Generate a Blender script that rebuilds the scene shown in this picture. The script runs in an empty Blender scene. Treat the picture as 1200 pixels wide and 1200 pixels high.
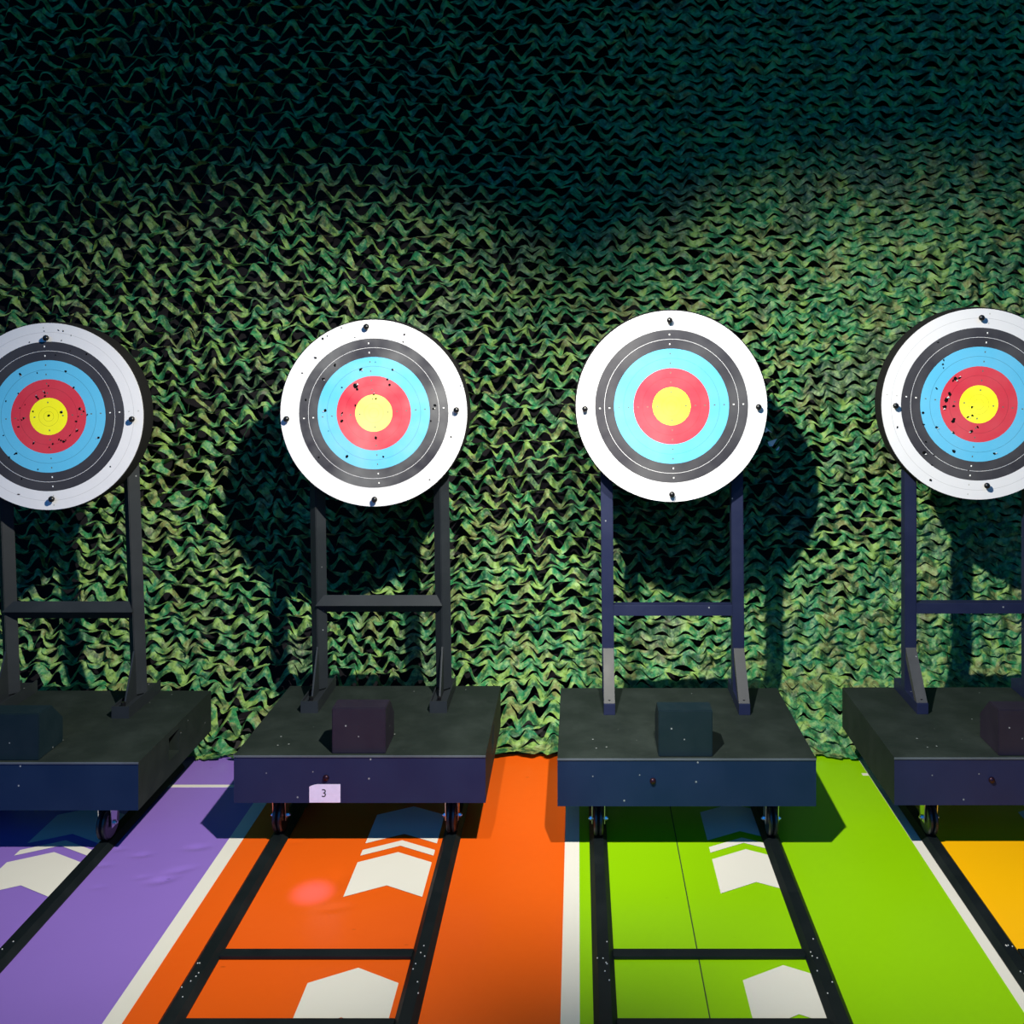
import bpy, bmesh, math, random
import numpy as np
from mathutils import Vector, Matrix

random.seed(7)
rng = np.random.default_rng(11)
SC = bpy.context.scene
COL = SC.collection
R = math.radians
H = 1.96          # camera height
F = 1105.0        # focal length in pixels of a 1200 px frame
VX, VY = 677.0, 387.0


def gx(px, d):            # lateral position of an image column at depth d (used only to measure the photo)
    return (px - VX) * d / F


def gz(py, d):
    return H - (py - VY) * d / F


def srgb(r, g, b):
    def f(c):
        c /= 255.0
        return c / 12.92 if c <= 0.04045 else ((c + 0.055) / 1.055) ** 2.4
    return (f(r), f(g), f(b), 1.0)


# ------------------------------------------------------------------ materials
def new_mat(name):
    m = bpy.data.materials.new(name)
    m.use_nodes = True
    nt = m.node_tree
    return m, nt, nt.nodes['Principled BSDF'], nt.nodes['Material Output']


def node(nt, t, **kw):
    n = nt.nodes.new(t)
    for k, v in kw.items():
        setattr(n, k, v)
    return n


def coords(nt):
    return node(nt, 'ShaderNodeTexCoord').outputs['Object']


def noise(nt, vec, scale, detail=3, rough=0.5):
    n = node(nt, 'ShaderNodeTexNoise')
    n.inputs['Scale'].default_value = scale
    n.inputs['Detail'].default_value = detail
    n.inputs['Roughness'].default_value = rough
    nt.links.new(vec, n.inputs['Vector'])
    return n.outputs['Fac']


def ramp(nt, fac, stops, interp='LINEAR'):
    r = node(nt, 'ShaderNodeValToRGB')
    cr = r.color_ramp
    cr.interpolation = interp
    while len(cr.elements) < len(stops):
        cr.elements.new(0.5)
    for e, (p, c) in zip(cr.elements, stops):
        e.position = p
        e.color = c
    nt.links.new(fac, r.inputs['Fac'])
    return r.outputs['Color']


def mix(nt, fac, a, b, blend='MIX'):
    m = node(nt, 'ShaderNodeMix', data_type='RGBA', blend_type=blend)
    for sock, v in ((m.inputs[0], fac), (m.inputs[6], a), (m.inputs[7], b)):
        if hasattr(v, 'is_linked') or hasattr(v, 'links'):
            nt.links.new(v, sock)
        else:
            sock.default_value = v
    return m.outputs[2]


def bump(nt, b, height, strength, dist=0.01):
    n = node(nt, 'ShaderNodeBump')
    n.inputs['Strength'].default_value = strength
    n.inputs['Distance'].default_value = dist
    nt.links.new(height, n.inputs['Height'])
    nt.links.new(n.outputs['Normal'], b.inputs['Normal'])


def painted(name, col, rough=0.45, specks=True, spec=0.32, scuff=0.25):
    """dark paint with faint scuffs and tiny chipped specks"""
    m, nt, b, out = new_mat(name)
    co = coords(nt)
    c2 = tuple(min(1, x * 1.7 + 0.006) for x in col[:3]) + (1,)
    f = noise(nt, co, 5.0, 5, 0.65)
    fr = ramp(nt, f, [(0.42, (0, 0, 0, 1)), (0.75, (scuff * 2, scuff * 2, scuff * 2, 1))])
    base = mix(nt, fr, col, c2)
    if specks:
        v = node(nt, 'ShaderNodeTexVoronoi')
        v.inputs['Scale'].default_value = 18
        v.inputs['Randomness'].default_value = 1.0
        nt.links.new(co, v.inputs['Vector'])
        a = ramp(nt, v.outputs['Distance'], [(0.0, (1, 1, 1, 1)), (0.052, (1, 1, 1, 1)), (0.070, (0, 0, 0, 1))])
        sel = node(nt, 'ShaderNodeSeparateColor')
        nt.links.new(v.outputs['Color'], sel.inputs[0])
        s2 = ramp(nt, sel.outputs[0], [(0.55, (0, 0, 0, 1)), (0.58, (.7, .7, .7, 1))])
        base = mix(nt, mix(nt, 1.0, a, s2, 'MULTIPLY'), base, srgb(150, 155, 160))
    nt.links.new(base, b.inputs['Base Color'])
    rr = ramp(nt, f, [(0.3, (rough,) * 3 + (1,)), (0.8, (rough + 0.2,) * 3 + (1,))])
    nt.links.new(rr, b.inputs['Roughness'])
    b.inputs['Specular IOR Level'].default_value = spec
    bump(nt, b, noise(nt, co, 90, 2), 0.08, 0.002)
    return m


def plain(name, col, rough=0.5, metal=0.0, spec=0.5, nscale=60, bstr=0.05):
    m, nt, b, out = new_mat(name)
    co = coords(nt)
    f = noise(nt, co, nscale, 3)
    c2 = tuple(x * 0.8 for x in col[:3]) + (1,)
    nt.links.new(mix(nt, f, c2, col), b.inputs['Base Color'])
    b.inputs['Roughness'].default_value = rough
    b.inputs['Metallic'].default_value = metal
    b.inputs['Specular IOR Level'].default_value = spec
    bump(nt, b, f, bstr, 0.002)
    return m


def vinyl(name, col, col2, rough=0.3, wrinkle=0.06, marks=True):
    """smooth printed vinyl flooring with soft waves and a few scuff marks"""
    m, nt, b, out = new_mat(name)
    co = coords(nt)
    f = noise(nt, co, 1.3, 2)
    base = mix(nt, f, col, col2)
    if marks:
        mp = node(nt, 'ShaderNodeMapping')
        mp.inputs['Scale'].default_value = (1.0, 2.6, 1.0)
        nt.links.new(co, mp.inputs['Vector'])
        v = node(nt, 'ShaderNodeTexVoronoi')
        v.inputs['Scale'].default_value = 5.5
        nt.links.new(mp.outputs[0], v.inputs['Vector'])
        a = ramp(nt, v.outputs['Distance'], [(0.0, (1, 1, 1, 1)), (0.03, (0.6, 0.6, 0.6, 1)), (0.06, (0, 0, 0, 1))])
        sel = node(nt, 'ShaderNodeSeparateColor')
        nt.links.new(v.outputs['Color'], sel.inputs[0])
        s2 = ramp(nt, sel.outputs[0], [(0.66, (0, 0, 0, 1)), (0.70, (0.7, 0.7, 0.7, 1))])
        dark = tuple(x * 0.35 for x in col[:3]) + (1,)
        base = mix(nt, mix(nt, 1.0, a, s2, 'MULTIPLY'), base, dark)
    nt.links.new(base, b.inputs['Base Color'])
    b.inputs['Roughness'].default_value = rough
    b.inputs['Specular IOR Level'].default_value = 0.35
    bump(nt, b, noise(nt, co, 6, 3), wrinkle, 0.02)
    return m


M = {}
M['platform'] = painted('black platform paint', (0.009, 0.015, 0.014, 1), 0.6, scuff=.35)
M['front_blue_cast'] = painted('platform front with blue light cast', (0.003, 0.015, 0.052, 1), 0.5, spec=.25, scuff=.1)  # blue ambient light on the front face put into its colour
M['front_violet_cast'] = painted('platform front with violet light cast', (0.010, 0.014, 0.056, 1), 0.5, spec=.25, scuff=.1)  # same front, with a violet cast of coloured light painted in
M['edge_highlight'] = painted('painted edge highlight', (0.07, 0.085, 0.11, 1), 0.45, specks=False)  # highlight along the front edge, painted as a lighter colour
M['brace_lit_grey'] = painted('brace paint in lit grey', (0.042, 0.044, 0.050, 1), 0.5)  # light on the slanted brace put into a lighter grey
M['box_teal_cast'] = painted('dark box with teal light cast', (0.003, 0.012, 0.019, 1), 0.5, scuff=.15)  # teal cast of the ambient light mixed into the box colour
M['box_plum_cast'] = painted('dark box with pink light cast', (0.013, 0.010, 0.022, 1), 0.5, scuff=.15)  # pinkish light on the box mixed into its colour
M['frame_grey'] = painted('charcoal steel paint', (0.014, 0.018, 0.024, 1), 0.5, scuff=0.15)
M['frame_blue'] = painted('navy steel paint', (0.009, 0.013, 0.044, 1), 0.45, scuff=0.15)
M['foam'] = plain('dark target foam', (0.009, 0.009, 0.010, 1), 0.9, spec=.2, bstr=0.5)
M['rubber'] = plain('black rubber', (0.012, 0.014, 0.020, 1), 0.35)
M['steel'] = plain('zinc plated steel', (0.65, 0.66, 0.70, 1), 0.3, metal=1.0)
M['bolt'] = plain('black plastic knob', (0.006, 0.006, 0.008, 1), 0.3)
M['hole'] = plain('dark arrow hole', (0.004, 0.004, 0.005, 1), 0.95, spec=0.1)
M['paper'] = plain('torn white paper', (0.85, 0.85, 0.88, 1), 0.8)
M['card'] = plain('lilac white card', (0.72, 0.66, 0.95, 1), 0.6)
M['ink'] = plain('black ink', (0.01, 0.01, 0.02, 1), 0.6)
M['screw'] = plain('dark screw', (0.03, 0.008, 0.02, 1), 0.35, metal=0.6)
M['rail'] = painted('black rail paint', (0.003, 0.006, 0.008, 1), 0.45, specks=False, scuff=0.25, spec=.3)
M['fleck'] = plain('white paint fleck', (0.6, 0.6, 0.6, 1), 0.6)
M['white_vinyl'] = vinyl('white vinyl marking', (0.74, 0.72, 0.68, 1), (0.66, 0.64, 0.60, 1), 0.4, 0.10, False)
M['purple'] = vinyl('purple vinyl', (0.25, 0.150, 0.56, 1), (0.225, 0.13, 0.50, 1), 0.3, 0.10)
M['orange'] = vinyl('orange vinyl', (0.76, 0.112, 0.006, 1), (0.68, 0.088, 0.006, 1), 0.3, 0.10)
M['lime'] = vinyl('lime green vinyl', (0.27, 0.57, 0.002, 1), (0.23, 0.50, 0.002, 1), 0.3, 0.04)
M['yellow'] = vinyl('golden yellow vinyl', (0.93, 0.48, 0.003, 1), (0.88, 0.44, 0.003, 1), 0.3, 0.05)
M['ground'] = plain('dark concrete', (0.03, 0.03, 0.035, 1), 0.8, nscale=8)
M['backdrop'] = plain('black backing cloth', (0.016, 0.015, 0.019, 1), 0.95, spec=0.1, nscale=30)


def face_material(name, yellow=(0.93, 0.90, 0.03), fade=0.0, white=(0.70, 0.70, 0.75), outer_line=True):
    m, nt, b, out = new_mat(name)
    tc = node(nt, 'ShaderNodeTexCoord')
    sep = node(nt, 'ShaderNodeSeparateXYZ')
    nt.links.new(tc.outputs['Object'], sep.inputs[0])
    cmb = node(nt, 'ShaderNodeCombineXYZ')
    nt.links.new(sep.outputs['X'], cmb.inputs['X'])
    nt.links.new(sep.outputs['Z'], cmb.inputs['Y'])
    ln = node(nt, 'ShaderNodeVectorMath', operation='LENGTH')
    nt.links.new(cmb.outputs[0], ln.inputs[0])
    yl = yellow + (1,)
    rd = (0.60, 0.035, 0.062, 1)
    bl = (0.10, 0.47, 0.76, 1)
    bk = (0.035, 0.033, 0.042, 1)
    wh = white + (1,)
    dl = lambda c, k=0.55: tuple(x * k for x in c[:3]) + (1,)
    st = [(0.0, yl), (0.048, dl(yl, .6)), (0.054, yl), (0.098, dl(yl, .6)), (0.104, yl),
          (0.198, rd), (0.297, dl(rd, .6)), (0.303, rd), (0.398, bl), (0.497, dl(bl, .5)), (0.503, bl),
          (0.598, bk), (0.696, wh), (0.703, bk), (0.797, wh)]
    if outer_line:
        st += [(0.896, dl(wh, .68)), (0.901, wh)]
    # radius is scaled to 0..1 on the unit-radius face mesh
    col = ramp(nt, ln.outputs['Value'], st, 'CONSTANT')
    def mth(op, a, b=None):
        n = node(nt, 'ShaderNodeMath', operation=op)
        for k_, v in enumerate((a, b)):
            if v is None:
                continue
            if isinstance(v, (int, float)):
                n.inputs[k_].default_value = v
            else:
                nt.links.new(v, n.inputs[k_])
        return n.outputs[0]
    rad = ln.outputs['Value']
    near = mth('LESS_THAN', mth('MINIMUM', mth('ABSOLUTE', sep.outputs['X']), mth('ABSOLUTE', sep.outputs['Z'])), .0062)
    mid = mth('LESS_THAN', mth('ABSOLUTE', mth('SUBTRACT', mth('FRACT', mth('MULTIPLY', rad, 10.0)), .5)), .085)
    lim = mth('LESS_THAN', rad, .99 if outer_line else .8)
    lim2 = mth('GREATER_THAN', rad, .1)
    msk = mth('MULTIPLY', mth('MULTIPLY', near, mid), mth('MULTIPLY', lim, lim2))
    mcol = ramp(nt, rad, [(0, (.10, .12, .10, 1)), (.6, (.85, .85, .85, 1)), (.8, (.45, .45, .45, 1))], 'CONSTANT')
    col = mix(nt, msk, col, mcol)
    f = noise(nt, tc.outputs['Object'], 2.2, 3)
    col = mix(nt, ramp(nt, f, [(0.35, (0, 0, 0, 1)), (0.7, (fade,) * 3 + (1,))]), col, (0.82, 0.84, 0.84, 1))
    nt.links.new(col, b.inputs['Base Color'])
    b.inputs['Roughness'].default_value = 0.42
    b.inputs['Specular IOR Level'].default_value = 0.45
    bump(nt, b, noise(nt, tc.outputs['Object'], 7, 3), 0.05, 0.02)
    return m


# ------------------------------------------------------------------ mesh helpers
def obj(name, bm, mats, parent=None, smooth=False, loc=None):
    me = bpy.data.meshes.new(name)
    bmesh.ops.recalc_face_normals(bm, faces=bm.faces)
    bm.to_mesh(me)
    bm.free()
    for mt in (mats if isinstance(mats, (list, tuple)) else [mats]):
        me.materials.append(mt)
    if smooth:
        for p in me.polygons:
            p.use_smooth = True
    o = bpy.data.objects.new(name, me)
    COL.objects.link(o)
    if parent:
        o.parent = parent
    if loc:
        o.location = loc
    return o


def thing(name, label, cat, loc=(0, 0, 0), group=None):
    o = bpy.data.objects.new(name, None)
    o.empty_display_size = 0.1
    COL.objects.link(o)
    o.location = loc
    tag(o, label, cat, group)
    return o


def tag(o, label, cat, group=None, kind=None):
    o['label'] = label
    o['category'] = cat
    if group:
        o['group'] = group
    if kind:
        o['kind'] = kind
    return o


def add_box(bm, x0, x1, y0, y1, z0, z1, bev=0.0, mi=0):
    r = bmesh.ops.create_cube(bm, size=1.0)
    vs = r['verts']
    for v in vs:
        v.co.x = x0 + (v.co.x + .5) * (x1 - x0)
        v.co.y = y0 + (v.co.y + .5) * (y1 - y0)
        v.co.z = z0 + (v.co.z + .5) * (z1 - z0)
    fs = set(f for v in vs for f in v.link_faces)
    for f in fs:
        f.material_index = mi
    if bev > 0:
        es = list(set(e for v in vs for e in v.link_edges))
        bmesh.ops.bevel(bm, geom=es, offset=bev, segments=2, affect='EDGES', profile=0.7)
    return vs


def add_cyl(bm, p0, p1, r, seg=24, r2=None):
    p0, p1 = Vector(p0), Vector(p1)
    d = p1 - p0
    q = Vector((0, 0, 1)).rotation_difference(d.normalized())
    mt = Matrix.Translation((p0 + p1) / 2) @ q.to_matrix().to_4x4()
    return bmesh.ops.create_cone(bm, cap_ends=True, segments=seg, radius1=r, radius2=r if r2 is None else r2,
                                 depth=d.length, matrix=mt)['verts']


def add_prism(bm, pts, axis, a, b):
    """extrude closed polygon pts along axis ('x','y','z') from a to b"""
    def mk(p, t):
        if axis == 'x':
            return (t, p[0], p[1])
        if axis == 'y':
            return (p[0], t, p[1])
        return (p[0], p[1], t)
    v0 = [bm.verts.new(mk(p, a)) for p in pts]
    v1 = [bm.verts.new(mk(p, b)) for p in pts]
    bm.faces.new(v0)
    bm.faces.new(v1[::-1])
    n = len(pts)
    for i in range(n):
        bm.faces.new((v0[i], v0[(i + 1) % n], v1[(i + 1) % n], v1[i]))


def add_lathe_x(bm, prof, cx, cy, cz, seg=40):
    """revolve profile [(x, r)] round an axis parallel to x through (cy, cz)"""
    rings = []
    for (x, r) in prof:
        rings.append([bm.verts.new((cx + x, cy + r * math.cos(2 * math.pi * k / seg), cz + r * math.sin(2 * math.pi * k / seg)))
                      for k in range(seg)])
    for a, b in zip(rings[:-1], rings[1:]):
        for k in range(seg):
            bm.faces.new((a[k], a[(k + 1) % seg], b[(k + 1) % seg], b[k]))
    bm.faces.new(rings[0])
    bm.faces.new(rings[-1][::-1])


# ------------------------------------------------------------------ setting
bm = bmesh.new()
add_box(bm, -7, 7, -3, 6.0, -0.2, -0.009)
o = obj('floor', bm, M['ground'])
o['kind'] = 'structure'
bm = bmesh.new()
add_box(bm, -7, 7, 4.78, 4.95, -0.008, 4.6)
o = obj('wall_back', bm, M['backdrop'])
o['kind'] = 'structure'


# ---- vinyl lanes
def lane(name, x0, x1, mat, dents, label):
    Y0, Y1 = -1.2, 4.36
    step = .01 if dents else .04
    bm = bmesh.new()
    nx = max(2, int((x1 - x0) / (.0125 if dents else .04)))
    ys = list(np.arange(Y0, 2.4, 0.3)) + list(np.arange(2.4, Y1, step)) + [Y1]
    grid = []
    for y in ys:
        row = []
        for i in range(nx + 1):
            x = x0 + (x1 - x0) * i / nx
            z = 0.0
            for (dx, dy, sx, sy, ang, amp) in dents:
                c, s = math.cos(ang), math.sin(ang)
                u = ((x - dx) * c + (y - dy) * s) / sx
                w = (-(x - dx) * s + (y - dy) * c) / sy
                z -= amp * math.exp(-(u * u + w * w))
            row.append(bm.verts.new((x, y, z)))
        grid.append(row)
    for a, b in zip(grid[:-1], grid[1:]):
        for i in range(nx):
            bm.faces.new((a[i], a[i + 1], b[i + 1], b[i]))
    # turned-down edge so the sheet has thickness
    o = obj(name, bm, mat, None, True)
    tag(o, label, 'floor mat')
    return o


def fl(px, py):           # floor point seen at a pixel, as measured from the photograph
    d = F * H / (py - VY)
    return gx(px, d), d


pd = []
for (px, py, sx, sy, ang, amp) in [(231, 993, .05, .018, .1, .0035), (190, 1031, .05, .02, .35, .005), (166, 1002, .04, .012, .1, .003),
                                   (140, 995, .03, .01, .1, .002), (168, 1028, .03, .012, .2, .002), (120, 1014, .04, .012, .1, .002),
                                   (115, 1040, .03, .01, .1, .0015), (210, 1020, .06, .02, .4, .003)]:
    x, d = fl(px, py)
    pd.append((x, d, sx * .8, sy * .9, ang, amp * 1.6))
od = []
for (px, py, sx, sy, ang, amp) in [(398, 1030, .03, .05, .3, .005), (345, 987, .03, .01, 0, .0015), (393, 1064, .05, .02, .2, .003),
                                   (372, 1040, .10, .10, 0, .004), (470, 1098, .04, .03, .2, .0015)]:
    x, d = fl(px, py)
    od.append((x, d, sx, sy, ang, amp))

ST = [-2.615, -1.316, -0.0215, 1.3095, 2.60]      # centres of the white border stripes
SW = 0.0275
lp = lane('vinyl_lane', ST[0] + SW, ST[1] - SW, M['purple'], pd, 'purple vinyl shooting lane floor with small dents, left of the orange lane')
lo = lane('vinyl_lane', ST[1] + SW, ST[2] - SW, M['orange'], od, 'glossy orange vinyl shooting lane floor between purple and green lanes')
lg = lane('vinyl_lane', ST[2] + SW, ST[3] - SW, M['lime'], [], 'lime green vinyl shooting lane floor with a thin dark seam')
ly = lane('vinyl_lane', ST[3] + SW, ST[4] - SW, M['yellow'], [], 'golden yellow vinyl shooting lane floor at the right edge')
for k, (x, par) in enumerate([(ST[1], lp), (ST[2], lo), (ST[3], lg), (ST[4], ly), (ST[0], lp)]):
    bm = bmesh.new()
    add_box(bm, x - SW, x + SW, -1.2, 4.36, -0.003, 0.0012)
    o = obj('border_stripe', bm, M['white_vinyl'], par)
    o['label'] = 'white border stripe'
for x0, x1 in ((ST[0] + SW, ST[1] - SW),):
    bm = bmesh.new()
    add_box(bm, x0, x1, 4.043, 4.064, 0, 0.0012)
    o = obj('cross_line', bm, M['white_vinyl'], lp)
    o['label'] = 'thin white line across the lane'
bm = bmesh.new()
add_box(bm, 1.255, 1.281, 4.15, 4.17, 0, 0.0012)
obj('cross_line', bm, M['white_vinyl'], lg)['label'] = 'short white tab'
bm = bmesh.new()
add_prism(bm, [(0.363, -1.2), (0.3665, -1.2), (0.3835, 4.35), (0.380, 4.35)], 'z', 0.0, 0.0008)
obj('seam', bm, M['ink'], lg)['label'] = 'thin dark seam line'


def arrow(cx, d0, length, par, wide=0.1365, notch=0.068):
    """chevron/arrow marking: sides from d0 to d0+length, point away from the archer"""
    bm = bmesh.new()
    pts = [(cx - wide, d0), (cx, d0 + notch), (cx + wide, d0), (cx + wide, d0 + length), (cx, d0 + length + notch), (cx - wide, d0 + length)]
    v0 = [bm.verts.new((p[0], p[1], 0.0016)) for p in pts]
    bm.faces.new((v0[0], v0[1], v0[4], v0[5]))
    bm.faces.new((v0[1], v0[2], v0[3], v0[4]))
    o = obj('arrow_marking', bm, M['white_vinyl'], par)
    o['label'] = 'white arrow marking' if length > .1 else 'narrow white chevron marking'
    return o


for (cx, off, par) in [(-1.965, 0.0, lp), (-0.674, 0.0, lo), (0.634, 0.020, lg), (1.925, 0.02, ly)]:
    for g in (0, -0.985, -1.97):
        arrow(cx, 3.259 + off + g, 0.212, par)
        arrow(cx, 3.515 + off + g, 0.038, par) if g == 0 or g < -1 else None
        arrow(cx, 3.599 + off + g, 0.212, par) if g == 0 or g < -1 else None
    arrow(cx, 2.28 + off, 0.212, par)
for (cx, off, par) in [(-1.965, 0.0, lp), (-0.674, 0.0, lo), (0.634, 0.012, lg), (1.925, 0.012, ly)]:
    arrow(cx, 2.62 + off, 0.209, par)


# ------------------------------------------------------------------ rails
def rail_track(cx, label):
    t = thing('rail_track', label, 'rail', (cx, 0, 0), 'black steel rail tracks on the lanes')
    for s in (-1, 1):
        bm = bmesh.new()
        add_prism(bm, [(s * .332 - .034, 0.0018), (s * .332 + .034, 0.0018), (s * .332 + .034, 0.006), (s * .332 + .018, 0.024),
                       (s * .332 - .018, 0.024), (s * .332 - .034, 0.006)], 'y', -1.2, 4.22)
        obj('rail', bm, M['rail'], t)
        bm = bmesh.new()
        for k in range(7):
            fx = s * .332 + random.uniform(-.02, .02)
            fy = random.uniform(2.72, 3.0)
            bmesh.ops.create_icosphere(bm, subdivisions=1, radius=0.0025, matrix=Matrix.Translation((fx, fy, .0245)))
        obj('paint_flecks', bm, M['fleck'], t)['kind'] = 'stuff'
    for d in (2.952, 2.652, 1.9, 1.2):
        bm = bmesh.new()
        add_box(bm, -.300, .300, d - .018, d + .018, 0.0018, 0.013, 0.003)
        obj('cross_bar', bm, M['rail'], t)
    return t


# ------------------------------------------------------------------ archery targets
def circle_pts(r, n=128):
    return [(r * math.cos(2 * math.pi * k / n), r * math.sin(2 * math.pi * k / n)) for k in range(n)]


def make_target(name, label, P):
    zf, cx, w = P['zf'], P['cx'], P['w']
    t = thing(name, label, 'archery target', (cx, zf + .345, 0), 'wheeled archery targets in front of the camouflage net')
    oy = zf + .345
    D = .69
    ZB, ZT = .193, .370
    hw = w / 2
    fm = M['frame_grey'] if P['diamond'] else M['frame_blue']
    # --- platform (hollow-looking box with a hand hole in its right side)
    bm = bmesh.new()
    yf, yb = -.345, .345
    V = lambda x, y, z: bm.verts.new((x, y, z))
    add_box(bm, -hw, hw - .05, yf, yb, ZB, ZT, 0.0)
    ya, yc = P.get('hole', (-.085, .015))
    za, zc = .255, .345
    add_box(bm, hw - .05, hw, yf, ya, ZB, ZT)
    add_box(bm, hw - .05, hw, yc, yb, ZB, ZT)
    add_box(bm, hw - .05, hw, ya, yc, ZB, za)
    add_box(bm, hw - .05, hw, ya, yc, zc, ZT)
    bmesh.ops.remove_doubles(bm, verts=bm.verts, dist=1e-5)
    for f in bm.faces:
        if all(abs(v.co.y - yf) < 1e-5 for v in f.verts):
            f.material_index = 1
    obj('platform', bm, [M['platform'], M['front_violet_cast' if P['purple'] else 'front_blue_cast']], t)
    bm = bmesh.new()
    add_box(bm, -hw - .001, hw + .001, yf - .003, yf, ZT - .006, ZT + .001, 0.0008)
    obj('edge_highlight_strip', bm, M['edge_highlight'], t)  # thin strip standing in for the bright highlight on the edge
    # --- box on the front of the platform
    bx = P['box'] - cx
    bm = bmesh.new()
    y0 = yf + .014
    add_prism(bm, [(y0, ZT), (y0, ZT + .172), (y0 + .085, ZT + .172), (y0 + .165, ZT + .095), (y0 + .165, ZT)], 'x', bx - .101, bx + .101)
    bmesh.ops.bevel(bm, geom=list(bm.edges), offset=.003, segments=2, affect='EDGES')
    obj('housing_box', bm, M['box_plum_cast' if P['purple'] else 'box_teal_cast'], t)
    # --- posts, feet, braces, crossbar
    yp = .56 - .345
    lean = P['lean']
    hc = P['bar_h']
    zfoot = ZT + .045
    ptop = P['fh'] + .12
    for px_ in P['posts']:
        x_c = px_ - cx            # position at the crossbar height
        xb = x_c - lean * (zfoot - hc)      # lean > 0: upper end to the left
        xb = x_c + lean * (hc - zfoot)
        bm = bmesh.new()
        if P['diamond']:
            r = .0355
            prof = [(-r, 0), (0, -r), (r, 0), (0, r)]
            add_prism(bm, prof, 'z', zfoot, ptop)
        else:
            add_prism(bm, [(-.0255, -.0255), (.0255, -.0255), (.0255, .0255), (-.0255, .0255)], 'z', zfoot, ptop)
        bmesh.ops.bevel(bm, geom=[e for e in bm.edges if abs(e.verts[0].co.z - e.verts[1].co.z) > .1], offset=.003, segments=2, affect='EDGES')
        for v in bm.verts:
            v.co.x += xb - lean * (v.co.z - zfoot)
            v.co.y += yp
        obj('post', bm, fm, t)
        # foot
        bm = bmesh.new()
        fw = .036 if P['diamond'] else .0235
        yf0 = .395 - .345
        if P['diamond']:      # upturned channel
            add_prism(bm, [(xb - fw, ZT), (xb + fw, ZT), (xb + fw, zfoot + .004), (xb + fw - .005, zfoot + .004), (xb + fw - .005, zfoot - .008),
                           (xb - fw + .005, zfoot - .008), (xb - fw + .005, zfoot + .004), (xb - fw, zfoot + .004)], 'y', yf0, .340)
            add_box(bm, xb - fw, xb + fw, yf0 - .004, yf0, ZT, zfoot + .004)
        else:
            add_box(bm, xb - fw, xb + fw, yf0, .340, ZT, zfoot, .002)
        ft = obj('foot', bm, fm, t)
        bm = bmesh.new()
        add_cyl(bm, (xb, yf0 + .022, zfoot - .01), (xb, yf0 + .022, zfoot + .012), .009, 6)
        obj('bolt', bm, M['bolt'], ft)
        # brace
        bm = bmesh.new()
        top = .60
        if P['diamond']:
            add_prism(bm, [(yf0 + .03, zfoot - .008), (yp - .03, zfoot - .008), (yp - .03, top), (yp - .037, top)], 'x', xb - .0035, xb + .0035)
            for v in bm.verts:
                v.co.x -= lean * (v.co.z - zfoot)
        else:
            add_prism(bm, [(yf0 + .008, zfoot), (yf0 + .036, zfoot), (yp - .025, top - .05), (yp - .025, top)], 'x', xb - .0225, xb + .0225)
        br = obj('brace', bm, M['frame_grey' if P['diamond'] else 'brace_lit_grey'], t)
    # crossbar
    xs = [p - cx for p in P['posts']]
    bm = bmesh.new()
    ov = 0.004 if P['diamond'] else -.0255
    x0, x1 = min(xs) - ov, max(xs) + ov
    if P['diamond']:
        r = .0365
        yy = yp - .012
        v = []
        for (xx, sgn) in ((x0, 1), (x1, -1)):
            # mitred ends
            v.append([bm.verts.new(c) for c in ((xx, yy - r, hc), (xx + sgn * r * .8, yy, hc + r), (xx + sgn * .0, yy + r, hc), (xx + sgn * r * .8, yy, hc - r))])
        for k in range(4):
            bm.faces.new((v[0][k], v[0][(k + 1) % 4], v[1][(k + 1) % 4], v[1][k]))
        bm.faces.new(v[0])
        bm.faces.new(v[1])
    else:
        add_box(bm, x0 , x1, yp - .0245, yp + .0245, hc - .0225, hc + .0225, .002)
    obj('crossbar', bm, fm, t)
    # --- round target board
    fr = P['fr']
    fx, fz = P['fx'] - cx, P['fh']
    fy = .435 - .345
    yaw, pitch = P.get('yaw', 0), P.get('pitch', 0)
    bm = bmesh.new()
    br_ = fr * 1.012
    seg = 128
    prof = [(.004, 0), (.004, br_ - .002), (.007, br_), (.05, br_ + .001), (.089, br_), (.092, br_ - .004), (.092, 0)]
    rings = []
    for (yy, rr) in prof:
        if rr == 0:
            rings.append([bm.verts.new((0, yy, 0))])
        else:
            rings.append([bm.verts.new((rr * math.cos(2 * math.pi * k / seg), yy, rr * math.sin(2 * math.pi * k / seg))) for k in range(seg)])
    for a, b in zip(rings[:-1], rings[1:]):
        for k in range(seg):
            k2 = (k + 1) % seg
            if len(a) == 1:
                bm.faces.new((a[0], b[k2], b[k]))
            elif len(b) == 1:
                bm.faces.new((a[k], a[k2], b[0]))
            else:
                bm.faces.new((a[k], a[k2], b[k2], b[k]))
    board = obj('target_board', bm, M['foam'], t, loc=(fx, fy, fz))
    board.rotation_euler = (pitch, 0, yaw)
    # printed face: unit radius mesh scaled to size
    bm = bmesh.new()
    vs = [bm.verts.new((c, 0, s)) for c, s in circle_pts(1.0, 160)]
    v2 = [bm.verts.new((c, .008, s)) for c, s in circle_pts(1.0, 160)]
    bm.faces.new(vs)
    for k in range(160):
        bm.faces.new((vs[k], vs[(k + 1) % 160], v2[(k + 1) % 160], v2[k]))
    face = obj('target_face', bm, P['face_mat'], board)
    face.scale = (fr, 1, fr)
    face.rotation_euler = (0, P['roll'], 0)
    # arrow holes
    rr_ = random.Random(P['seed'])
    pc = P['pc']
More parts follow.
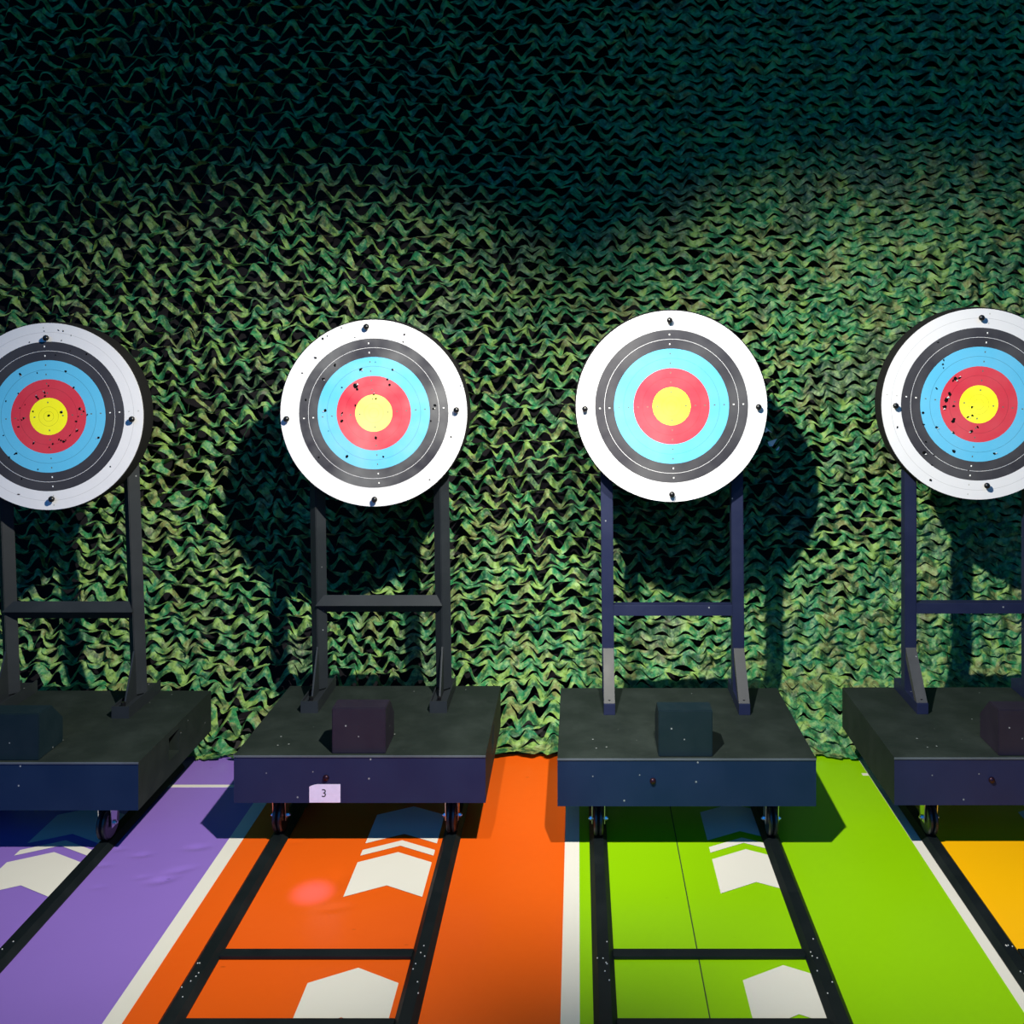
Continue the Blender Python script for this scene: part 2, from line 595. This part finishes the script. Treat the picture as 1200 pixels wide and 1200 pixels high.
    for (hx, hy, s) in P['holes']:
        x = (hx - pc[0]) / pc[2] * fr
        z = -(hy - pc[1]) / pc[2] * fr
        n = 7
        el = rr_.uniform(0.55, 1.0)
        an = rr_.uniform(0, 3.14)
        bmh = bmesh.new()
        pts = []
        for k in range(n):
            a = 2 * math.pi * k / n
            q = s * rr_.uniform(.65, 1.25)
            u, w_ = q * math.cos(a), q * el * math.sin(a)
            pts.append((u * math.cos(an) - w_ * math.sin(an), u * math.sin(an) + w_ * math.cos(an)))
        bmh.faces.new([bmh.verts.new((p[0], -.0012, p[1])) for p in pts])
        ho = obj('arrow_hole', bmh, M['hole'], board, loc=(x, 0, z))
        if s > .0058 and rr_.random() < .6:
            bmt = bmesh.new()
            a = rr_.uniform(0, 6.28)
            bx_, bz_ = x + s * .9 * math.cos(a), z + s * .9 * math.sin(a)
            vv = [bmt.verts.new((dx * s * .6, -.0035 - .002 * j, dz * s * .6)) for j, (dx, dz) in enumerate(((-.8, -.4), (.9, -.2), (.1, 1.0)))]
            bmt.faces.new(vv)
            obj('torn_edge', bmt, M['paper'], board, loc=(bx_, 0, bz_))['label'] = 'tiny torn white paper edge'
    # four black pegs holding the face
    for (hx, hy) in P['pegs']:
        x = (hx - pc[0]) / pc[2] * fr
        z = -(hy - pc[1]) / pc[2] * fr
        bm = bmesh.new()
        add_cyl(bm, (x, -.001, z), (x, -.018, z), .0045, 12)
        bmesh.ops.create_uvsphere(bm, u_segments=16, v_segments=10, radius=.0125, matrix=Matrix.Translation((x, -.019, z)) @ Matrix.Diagonal((1, .8, 1, 1)))
        obj('peg', bm, M['bolt'], board, True)
    # --- wheels
    for wx in (-.332, .332):
        for wy in (.125 - .345, .57 - .345):
            hy = .0845
            rw = .060
            bm = bmesh.new()
            add_lathe_x(bm, [(-.018, .02), (-.018, rw - .006), (-.013, rw), (-.006, rw), (0, rw - .010), (.006, rw), (.013, rw), (.018, rw - .006), (.018, .02)],
                        P['rail'] - cx + wx, wy, hy)
            wh = obj('wheel', bm, M['rubber'], t)
            bm = bmesh.new()
            X = P['rail'] - cx + wx
            for s in (-1, 1):
                add_prism(bm, [(wy - .018, hy - .014), (wy + .018, hy - .014), (wy + .03, ZB + .001), (wy - .03, ZB + .001)], 'x', X + s * .024 - .0015, X + s * .024 + .0015)
            add_box(bm, X - .026, X + .026, wy - .035, wy + .035, ZB - .004, ZB + .0005)
            obj('fork', bm, M['steel'], wh)
            bm = bmesh.new()
            add_cyl(bm, (X - .038, wy, hy), (X + .038, wy, hy), .0045, 12)
            for s in (-1, 1):
                add_cyl(bm, (X + s * .0255, wy, hy), (X + s * .033, wy, hy), .009, 6)
            obj('axle', bm, M['steel'], wh)
    # --- front screw
    bm = bmesh.new()
    sx = P['screw'] - cx
    add_cyl(bm, (sx, yf + .002, .287), (sx, yf - .008, .287), .0125, 20, .009)
    obj('screw', bm, M['screw'], t, True)
    return t, board


HS = .0058
holes1 = [(52, 388, .6), (68.5, 387, .8), (74, 388, .7), (83, 393, .6), (35, 401, .5), (72, 399, .5), (82, 411, .5), (101, 415, .8), (24.5, 439, 1.3),
          (44, 437, .7), (77, 435, .9), (57, 452, .6), (86, 454, .9), (22, 461, .7), (52.5, 460, 1.2), (53, 464, 1.0), (43, 465, 1.2), (45, 467, .8),
          (24, 478, .6), (30, 474, .5), (72, 483, 1.2), (57.5, 487, 1.1), (93.5, 479, 1.2), (97.5, 482, .9), (102, 486, .8), (91.5, 488, .6), (28, 490, 1.0),
          (26, 492, .8), (22, 492, .5), (22.5, 500, 1.0), (89, 494, 1.1), (90, 505, 1.2), (82, 510, .9), (69, 515, .8), (71.5, 516, 1.1), (74.5, 517.5, 1.2), (77, 516, .6),
          (40, 519, 1.1), (62, 520, .8), (58, 524, .7), (115, 513, 1.2), (20, 531, 1.0), (12, 536, .9), (18, 532, .6), (45, 550, .6), (128.5, 547, .7), (22.5, 579, .9),
          (26, 561, .6), (8, 470, .8), (5, 510, .7), (39, 482, .7), (65, 416, .5)]
holes2 = [(400, 384, .6), (378, 396.5, 1.0), (383.5, 393.5, .7), (416, 395, .6), (474, 392, .7), (472.5, 400.5, .8), (369.5, 419, 1.1), (354, 437, .8),
          (392.5, 427.5, 1.2), (379, 444, 1.3), (422.5, 433, 1.6), (460, 433, 1.3), (400.5, 454, .9), (417, 452, 1.9), (418.5, 456, 1.2), (454, 444.5, 1.3), (456.5, 451, 1.0),
          (438, 462, 1.1), (440.5, 467, .9), (416.5, 475, 1.0), (358.5, 468.5, .9), (381, 481, 1.4), (401, 484, 1.1), (401, 493, 1.4), (440.5, 513, 1.2), (510, 475, 1.2),
          (505, 493, .9), (373.5, 536, .8), (406.5, 535, 1.3), (449.5, 535, .9), (528.5, 512, .8), (503.5, 562, .7), (540, 452, .5), (508, 479, .8), (440, 424, .4), (385, 505, .5)]
holes4 = [(1099, 401, .8), (1105.5, 422, .9), (1105, 427, .8), (1105.5, 431, .6), (1120, 444, 1.6), (1124, 443, 1.2), (1117, 446, 1.0), (1098, 455.5, 1.2), (1113, 462, 1.4),
          (1109.5, 468.5, 2.0), (1108, 477, 1.8), (1118, 476, 1.3), (1139, 477, 1.0), (1134.5, 489, 1.2), (1140, 487, 1.0), (1082.5, 484, 1.0), (1118, 493, 1.7), (1083.5, 498, 1.0),
          (1098.5, 501, 1.2), (1118, 507, 1.4), (1138.5, 506, 1.4), (1146, 500.5, 1.1), (1053, 501.5, .9), (1086.5, 518.5, 1.0), (1084.5, 531, 1.7), (1119, 529.5, 1.5), (1166, 532, 1.2),
          (1096, 534, .7), (1094, 546, .9), (1092.5, 564, 1.0), (1136, 552, .6)]
sc = lambda hs: [(a, b, c * HS) for a, b, c in hs]

CARTS = [
    dict(zf=3.47, cx=-2.092, w=.95, box=-2.092, posts=(-2.429, -1.886), lean=.036, bar_h=.769, diamond=True, purple=False,
         fx=gx(57, 3.905), fh=1.603, fr=.387, roll=R(-3.4), pc=(57, 488, 109.5), holes=sc(holes1), yaw=R(1.5), outer_marks=True,
         pegs=[(56.5, 396), (155.5, 491), (63, 584), (-42, 500)], rail=-2.124, screw=-2.22, seed=1,
         face_mat=face_material('target face with bright yellow centre', (0.95, 0.90, 0.01), 0.02)),
    dict(zf=3.525, cx=-.815, w=.941, box=-.822, posts=(-1.12, -.584), lean=.014, bar_h=.78, diamond=True, purple=True,
         fx=gx(438, 3.96), fh=1.612, fr=.392, roll=R(-4.3), pc=(438, 484, 109.5), holes=sc(holes2), outer_marks=False,
         pegs=[(430.3, 382.7), (535.5, 480), (337, 490.5), (439.8, 584.5)], rail=-.817, screw=-.941, seed=2,
         face_mat=face_material('target face with pale blotches', (0.88, 0.86, 0.16), 0.14, outer_line=False)),  # paler tone mixed in by noise
    dict(zf=3.5, cx=.405, w=.96, box=.402, posts=(.1286, .687), lean=.008, bar_h=.76, diamond=False, purple=False,
         fx=gx(787, 3.935), fh=1.643, fr=.399, roll=R(-1.7), pc=(787, 476, 112), holes=[], outer_marks=False,
         pegs=[(784.3, 375.5), (888, 476.5), (685.5, 478.8), (787, 578.5)], rail=.411, screw=.279, seed=3,
         face_mat=face_material('clean target face', (0.93, 0.90, 0.05), 0.06, outer_line=False)),
    dict(zf=3.508, cx=1.668, w=.98, box=1.673, posts=(1.4285, 1.95), lean=.0, bar_h=.767, diamond=False, purple=True,
         fx=gx(1147, 3.943), fh=1.650, fr=.401, roll=R(6.0), pc=(1147, 474, 112.5), holes=sc(holes4), yaw=R(-2.5), pitch=R(2.2), outer_marks=True,
         pegs=[(1147, 372.3), (1049.5, 475.5), (1156, 569), (1248, 482)], rail=1.685, screw=1.54, seed=4,
         face_mat=face_material('target face with yellow centre and tears', (0.95, 0.90, 0.02), 0.05)),
]
LABELS = [
    'round archery target on a wheeled black platform over the purple lane',
    'round archery target with number card, wheeled platform over the orange lane',
    'clean undamaged round archery target on a wheeled platform over the green lane',
    'round arrow-torn archery target on a wheeled platform over the yellow lane',
]
RLAB = [
    'black twin rail track on the purple lane',
    'black twin rail track on the orange lane, under the numbered target',
    'black twin rail track on the lime green lane',
    'black twin rail track on the yellow lane at the right edge',
]
targets = []
for P, L, RL in zip(CARTS, LABELS, RLAB):
    rail_track(P['rail'], RL)
    targets.append(make_target('archery_target', L, P))

# number card on the second platform
t2 = targets[1][0]
P = CARTS[1]
bm = bmesh.new()
cx0 = -.945 - P['cx']
w2 = .058
pts = [(cx0 - w2, .195), (cx0 + w2, .195), (cx0 + w2, .263), (cx0 - w2 + .03, .263), (cx0 - w2 + .018, .261), (cx0 - w2 + .006, .257), (cx0 - w2, .254)]
add_prism(bm, pts, 'y', -.3466, -.3452)
card = obj('number_card', bm, M['card'], t2)
card['label'] = 'white card with black number 3'
cu = bpy.data.curves.new('numeral', 'FONT')
cu.body = '3'
cu.size = .042
cu.align_x = 'CENTER'
cu.align_y = 'CENTER'
tmp = bpy.data.objects.new('numeral_curve', cu)
COL.objects.link(tmp)
bpy.context.view_layer.update()
me = bpy.data.meshes.new_from_object(tmp.evaluated_get(bpy.context.evaluated_depsgraph_get()))
bpy.data.objects.remove(tmp)
me.materials.clear()
me.materials.append(M['ink'])
nu = bpy.data.objects.new('numeral', me)
COL.objects.link(nu)
nu.parent = card
nu.rotation_euler = (R(90), 0, 0)
nu.location = (cx0 - .003, -.3472, .229)


# ------------------------------------------------------------------ camouflage net
def vnoise(x, y, seed, n=64):
    """smooth tiling value noise on numpy arrays, range -1..1"""
    g = np.random.default_rng(seed).uniform(-1, 1, (n, n))
    xi = np.floor(x).astype(int); yi = np.floor(y).astype(int)
    fx = x - xi; fy = y - yi
    fx = fx * fx * (3 - 2 * fx); fy = fy * fy * (3 - 2 * fy)
    a = g[xi % n, yi % n]; b = g[(xi + 1) % n, yi % n]
    c = g[xi % n, (yi + 1) % n]; d = g[(xi + 1) % n, (yi + 1) % n]
    return (a * (1 - fx) + b * fx) * (1 - fy) + (c * (1 - fx) + d * fx) * fy


def sstep(a, b, x):
    t = np.clip((x - a) / (b - a), 0, 1)
    return t * t * (3 - 2 * t)


PERIOD, PITCH = .108, .078
XL, XR = -4.3, 4.5
HT = 4.25
SPP = 12                                  # samples per period
nu_ = int((XR - XL) / PERIOD) * SPP + 1
ns = int(HT / (PITCH / 2)) + 2
TV = 4                                    # vertices across one strip
u = np.arange(nu_) / SPP                  # in periods
verts = np.zeros((ns, TV, nu_, 3), dtype=np.float64)
ph = (u + .0) % 1.0
zig = 1 - 4 * np.abs(ph - .5)             # -1 at integers, +1 (peak) at half
zig = np.clip(zig * 1.22, -1, 1)
zig = zig * (1.12 - .12 * zig * zig)
for k in range(ns):
    c_top = k / 2.0
    for j in range(TV):
        tt = j / (TV - 1)                 # 0 top edge, 1 bottom edge
        crow = c_top + tt / 2
        X = XL + u * PERIOD
        Z = HT - crow * PITCH
        reg = np.clip(.50 - .30 * (X + .35), -.1, 1.0)          # looser towards the left
        loose = np.clip(reg + .45 * vnoise(X * .9 + 3, np.full_like(X, Z) * .9, 21) + .22 * (1 - abs(Z - 1.3) / 1.3), 0.03, 1.1)
        amp = .013 + .012 * loose + .005 * vnoise(X * 5, np.full_like(X, Z) * 5, 5)
        z = Z + amp * zig
        X = X + .050 * vnoise(np.full_like(X, crow) * .31, X * .45, 77) + .018 * vnoise(np.full_like(X, crow) * .9 + 5, X * 2.0, 78)
        y = np.zeros_like(X)
        for edge, kk in ((0, k), (1, k + 1)):
            fall = (1 - tt) if edge == 0 else tt
            peak = kk % 2 == 0                               # cuts under peaks alternate with cuts over valleys
            centre = .5 if peak else .0
            d = np.abs(((u - centre + .5) % 1.0) - .5)
            cell = np.floor(u - centre + .5).astype(int)
            rc = np.random.default_rng(1000 + kk).uniform(0, 1, nu_ // SPP + 4)[cell + 1]
            rd = np.random.default_rng(9000 + kk).uniform(-1, 1, nu_ // SPP + 4)[cell + 1]
            wcut = .43
            g = np.where(d < wcut, 1 - (d / wcut) ** 1.25, 0)
            re_ = np.random.default_rng(5000 + kk).uniform(-1, 1, nu_ // SPP + 4)[cell + 1]
            op = .0095 + .060 * np.clip(loose * (.42 + .80 * rc) - .12, 0, .92) + .010 * (rc > .82)
            if peak:      # upper lip keeps its chevron, lower lip sags
                dz = (-.88 if edge == 0 else .12) * op * g
            else:         # lower lip keeps its shape, upper lip pulls up
                dz = (-.30 if edge == 0 else .70) * op * g
            z = z + dz * fall ** .8
            lift = (.014 + .014 * loose * rc) * g * fall ** .8
            y = y + (-1.0 if edge == 1 else .8) * lift
            X = X + .010 * rd * g * fall
            uu = ((u - centre + .5) % 1.0) - .5
            y = y + .060 * re_ * uu * g * fall               # each flap twists its own way
            z = z + .030 * rd * uu * g * fall
            y = y - .010 * (re_ + .3) * g * math.sin(math.pi * tt)
        verts[k, j, :, 0] = X
        verts[k, j, :, 1] = y
        verts[k, j, :, 2] = z
Xv, Yv, Zv = verts[..., 0], verts[..., 1], verts[..., 2]
# crumple and drape: the same displacement for shared positions keeps strips joined
x0, z0 = Xv.copy(), Zv.copy()
Xv += .030 * vnoise(x0 * 2.3, z0 * 2.3, 31) + .012 * vnoise(x0 * 9, z0 * 9, 32) + .0045 * vnoise(x0 * 34, z0 * 34, 33)
regv = np.clip(.45 - .35 * x0, 0, 1)
Zv += .017 * regv * vnoise(x0 * 13, z0 * 13, 44)
Xv += .013 * regv * vnoise(x0 * 13, z0 * 13, 34)
Zv += .035 * vnoise(x0 * 2.0 + 9, z0 * 1.7, 41) + .011 * vnoise(x0 * 9, z0 * 9, 42) + .0050 * vnoise(x0 * 34, z0 * 34, 43)
Yv += .022 * vnoise(x0 * 1.6, z0 * .8, 51) + .016 * vnoise(x0 * 8, z0 * 8, 52) + .015 * vnoise(x0 * 26, z0 * 26, 53) + .006 * vnoise(x0 * 62, z0 * 62, 54)
BEND = .27 * (1 - sstep(.0, .36, Zv))
Yv += 4.60 - BEND
# bottom hem: let it rest, ragged, on the floor
hem = .012 + .012 * (vnoise(x0 * 7, z0 * 0, 61) + 1)
low = Zv < hem
Yv[low] -= np.clip((hem - Zv)[low], 0, .05) * .9
Zv[low] = hem[low] + .004 * vnoise(x0[low] * 40, z0[low] * 40, 62)
verts_f = verts.reshape(-1, 3)
idx = np.arange(ns * TV * nu_).reshape(ns, TV, nu_)
a = idx[:, :-1, :-1].ravel(); b = idx[:, :-1, 1:].ravel(); c = idx[:, 1:, 1:].ravel(); d = idx[:, 1:, :-1].ravel()
quads = np.stack([a, d, c, b], axis=1)
# drop faces that lie wholly below the hem
keep = ~(low.ravel()[quads].all(axis=1) & (z0.ravel()[quads].max(axis=1) < -.03))
quads = quads[keep]
me = bpy.data.meshes.new('camouflage_net')
me.vertices.add(len(verts_f))
me.vertices.foreach_set('co', verts_f.ravel())
me.loops.add(quads.size)
me.loops.foreach_set('vertex_index', quads.ravel().astype(np.int32))
me.polygons.add(len(quads))
me.polygons.foreach_set('loop_start', np.arange(0, quads.size, 4, dtype=np.int32))
me.polygons.foreach_set('loop_total', np.full(len(quads), 4, dtype=np.int32))
me.update(calc_edges=True)
me.validate()

m, nt, b_, out = new_mat('camouflage fabric')
co = coords(nt)
f1 = noise(nt, co, 8.5, 2, .5)
f2 = noise(nt, co, 3.2, 2, .5)
f3 = noise(nt, co, 45.0, 2, .5)
add = node(nt, 'ShaderNodeVectorMath', operation='ADD')
add.inputs[1].default_value = (7.3, 1.1, 4.2)
nt.links.new(co, add.inputs[0])
f4 = noise(nt, add.outputs[0], 14.0, 1, .4)
green = (0.026, 0.225, 0.080, 1)
lime = (0.230, 0.390, 0.085, 1)
olive = (0.185, 0.205, 0.070, 1)
grey = (0.070, 0.090, 0.070, 1)
deep = (0.020, 0.190, 0.095, 1)
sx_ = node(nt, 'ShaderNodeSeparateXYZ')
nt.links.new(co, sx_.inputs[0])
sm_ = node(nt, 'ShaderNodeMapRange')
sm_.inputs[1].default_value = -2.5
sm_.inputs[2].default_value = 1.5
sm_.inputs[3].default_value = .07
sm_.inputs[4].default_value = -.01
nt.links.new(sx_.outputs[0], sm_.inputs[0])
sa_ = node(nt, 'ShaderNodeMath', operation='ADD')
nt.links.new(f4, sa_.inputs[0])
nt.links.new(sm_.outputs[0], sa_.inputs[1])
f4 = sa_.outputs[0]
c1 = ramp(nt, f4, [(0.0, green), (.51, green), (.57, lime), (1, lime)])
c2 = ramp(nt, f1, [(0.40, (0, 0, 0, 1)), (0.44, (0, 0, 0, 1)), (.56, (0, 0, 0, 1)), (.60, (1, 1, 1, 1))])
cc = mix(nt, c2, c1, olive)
c3 = ramp(nt, f1, [(0.36, (1, 1, 1, 1)), (0.41, (0, 0, 0, 1))])
cc = mix(nt, c3, cc, deep)
c4 = ramp(nt, f2, [(0.60, (0, 0, 0, 1)), (0.66, (.75, .75, .75, 1))])
cc = mix(nt, c4, cc, grey)
cc = mix(nt, ramp(nt, f3, [(.42, (.0, .0, .0, 1)), (.68, (.62, .62, .62, 1))]), cc, (0.33, .52, .20, 1))  # pale highlights of lit flaps painted in by fine noise
f5 = noise(nt, co, 26.0, 3, .6)
cc = mix(nt, ramp(nt, f5, [(.40, (.85, .85, .85, 1)), (.53, (0, 0, 0, 1))]), cc, (0.008, .062, .026, 1))
bump(nt, b_, noise(nt, co, 55.0, 2, .5), .5, .012)
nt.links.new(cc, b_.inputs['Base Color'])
b_.inputs['Roughness'].default_value = .5
b_.inputs['Specular IOR Level'].default_value = .35
tr = node(nt, 'ShaderNodeBsdfTranslucent')
nt.links.new(cc, tr.inputs['Color'])
ms = node(nt, 'ShaderNodeMixShader')
ms.inputs[0].default_value = .15
nt.links.new(b_.outputs[0], ms.inputs[1])
nt.links.new(tr.outputs[0], ms.inputs[2])
nt.links.new(ms.outputs[0], out.inputs['Surface'])
me.materials.append(m)
net = bpy.data.objects.new('camouflage_net', me)
COL.objects.link(net)
tag(net, 'green and olive camouflage net hanging as a backdrop behind the archery targets', 'net')

# white scraps caught in the net beside the clean target
for (px, py, pts, lab) in [
        (899, 503, [(-3, 3), (-1, -3), (1, 0), (6, 4), (1, 2), (-2, 4)], 'jagged white paper scrap in the net touching the clean target edge'),
        (905.5, 519, [(-6, -1), (5, -5), (0, 4), (-4, 4)], 'triangular white paper scrap, largest caught in the net'),
        (911.5, 525.5, [(-2.5, 2), (1.5, -3), (2, -1), (0, 2)], 'tiny curved white paper scrap below the triangular one')]:
    dd = 4.46
    bm = bmesh.new()
    vv = [bm.verts.new((p[0] * dd / F, -.004 * (i % 2), -p[1] * dd / F)) for i, p in enumerate(pts)]
    bm.faces.new(vv)
    r = bmesh.ops.extrude_face_region(bm, geom=list(bm.faces))
    for v in r['geom']:
        if isinstance(v, bmesh.types.BMVert):
            v.co.y += .002
    o = obj('paper_scrap', bm, M['paper'], None, loc=(gx(px, dd), dd, gz(py, dd)))
    tag(o, lab, 'paper scrap', 'white scraps caught in the net')


# ------------------------------------------------------------------ light
def spot(name, loc, target, energy, color, size, blend, radius=.03):
    l = bpy.data.lights.new(name, 'SPOT')
    l.energy = energy
    l.color = color
    l.spot_size = R(size)
    l.spot_blend = blend
    l.shadow_soft_size = radius
    o = bpy.data.objects.new(name, l)
    COL.objects.link(o)
    o.location = loc
    o.rotation_euler = (Vector(target) - Vector(loc)).to_track_quat('-Z', 'Y').to_euler()
    return o


spot('spotlight', (.36, 1.8, 3.2), (-1.75, 4.6, .10), 900, (1.0, .95, .80), 73, 1.0)
spot('spotlight', (-.46, 1.8, 3.2), (1.95, 4.6, .10), 900, (1.0, .96, .82), 73, 1.0)
spot('spotlight', (-.90, 2.6, 3.4), (-.925, 3.29, 0), 7500, (.05, .03, 1.0), 2.9, 1.0, .02)  # added lamp without a known source, makes the pink glow on orange

sun = bpy.data.lights.new('blue_fill', 'SUN')
sun.energy = .78
sun.color = (.02, .27, 1.0)
sun.angle = R(50)
so = bpy.data.objects.new('blue_fill', sun)
COL.objects.link(so)
so.rotation_euler = Vector((.05, 1, -.45)).to_track_quat('-Z', 'Y').to_euler()

w = bpy.data.worlds.new('World')
SC.world = w
w.use_nodes = True
bg = w.node_tree.nodes['Background']
bg.inputs['Color'].default_value = (.03, .62, .20, 1)
bg.inputs['Strength'].default_value = .07

# ------------------------------------------------------------------ camera
cam = bpy.data.cameras.new('camera')
cam.sensor_width = 36
cam.lens = F / 1200 * 36
cam.shift_x = (600 - VX) / 1200
cam.shift_y = -(600 - VY) / 1200
co_ = bpy.data.objects.new('camera', cam)
COL.objects.link(co_)
co_.location = (0, 0, H)
co_.rotation_euler = (R(90), 0, 0)
SC.camera = co_
SC.view_settings.view_transform = 'Standard'
SC.view_settings.look = 'None'
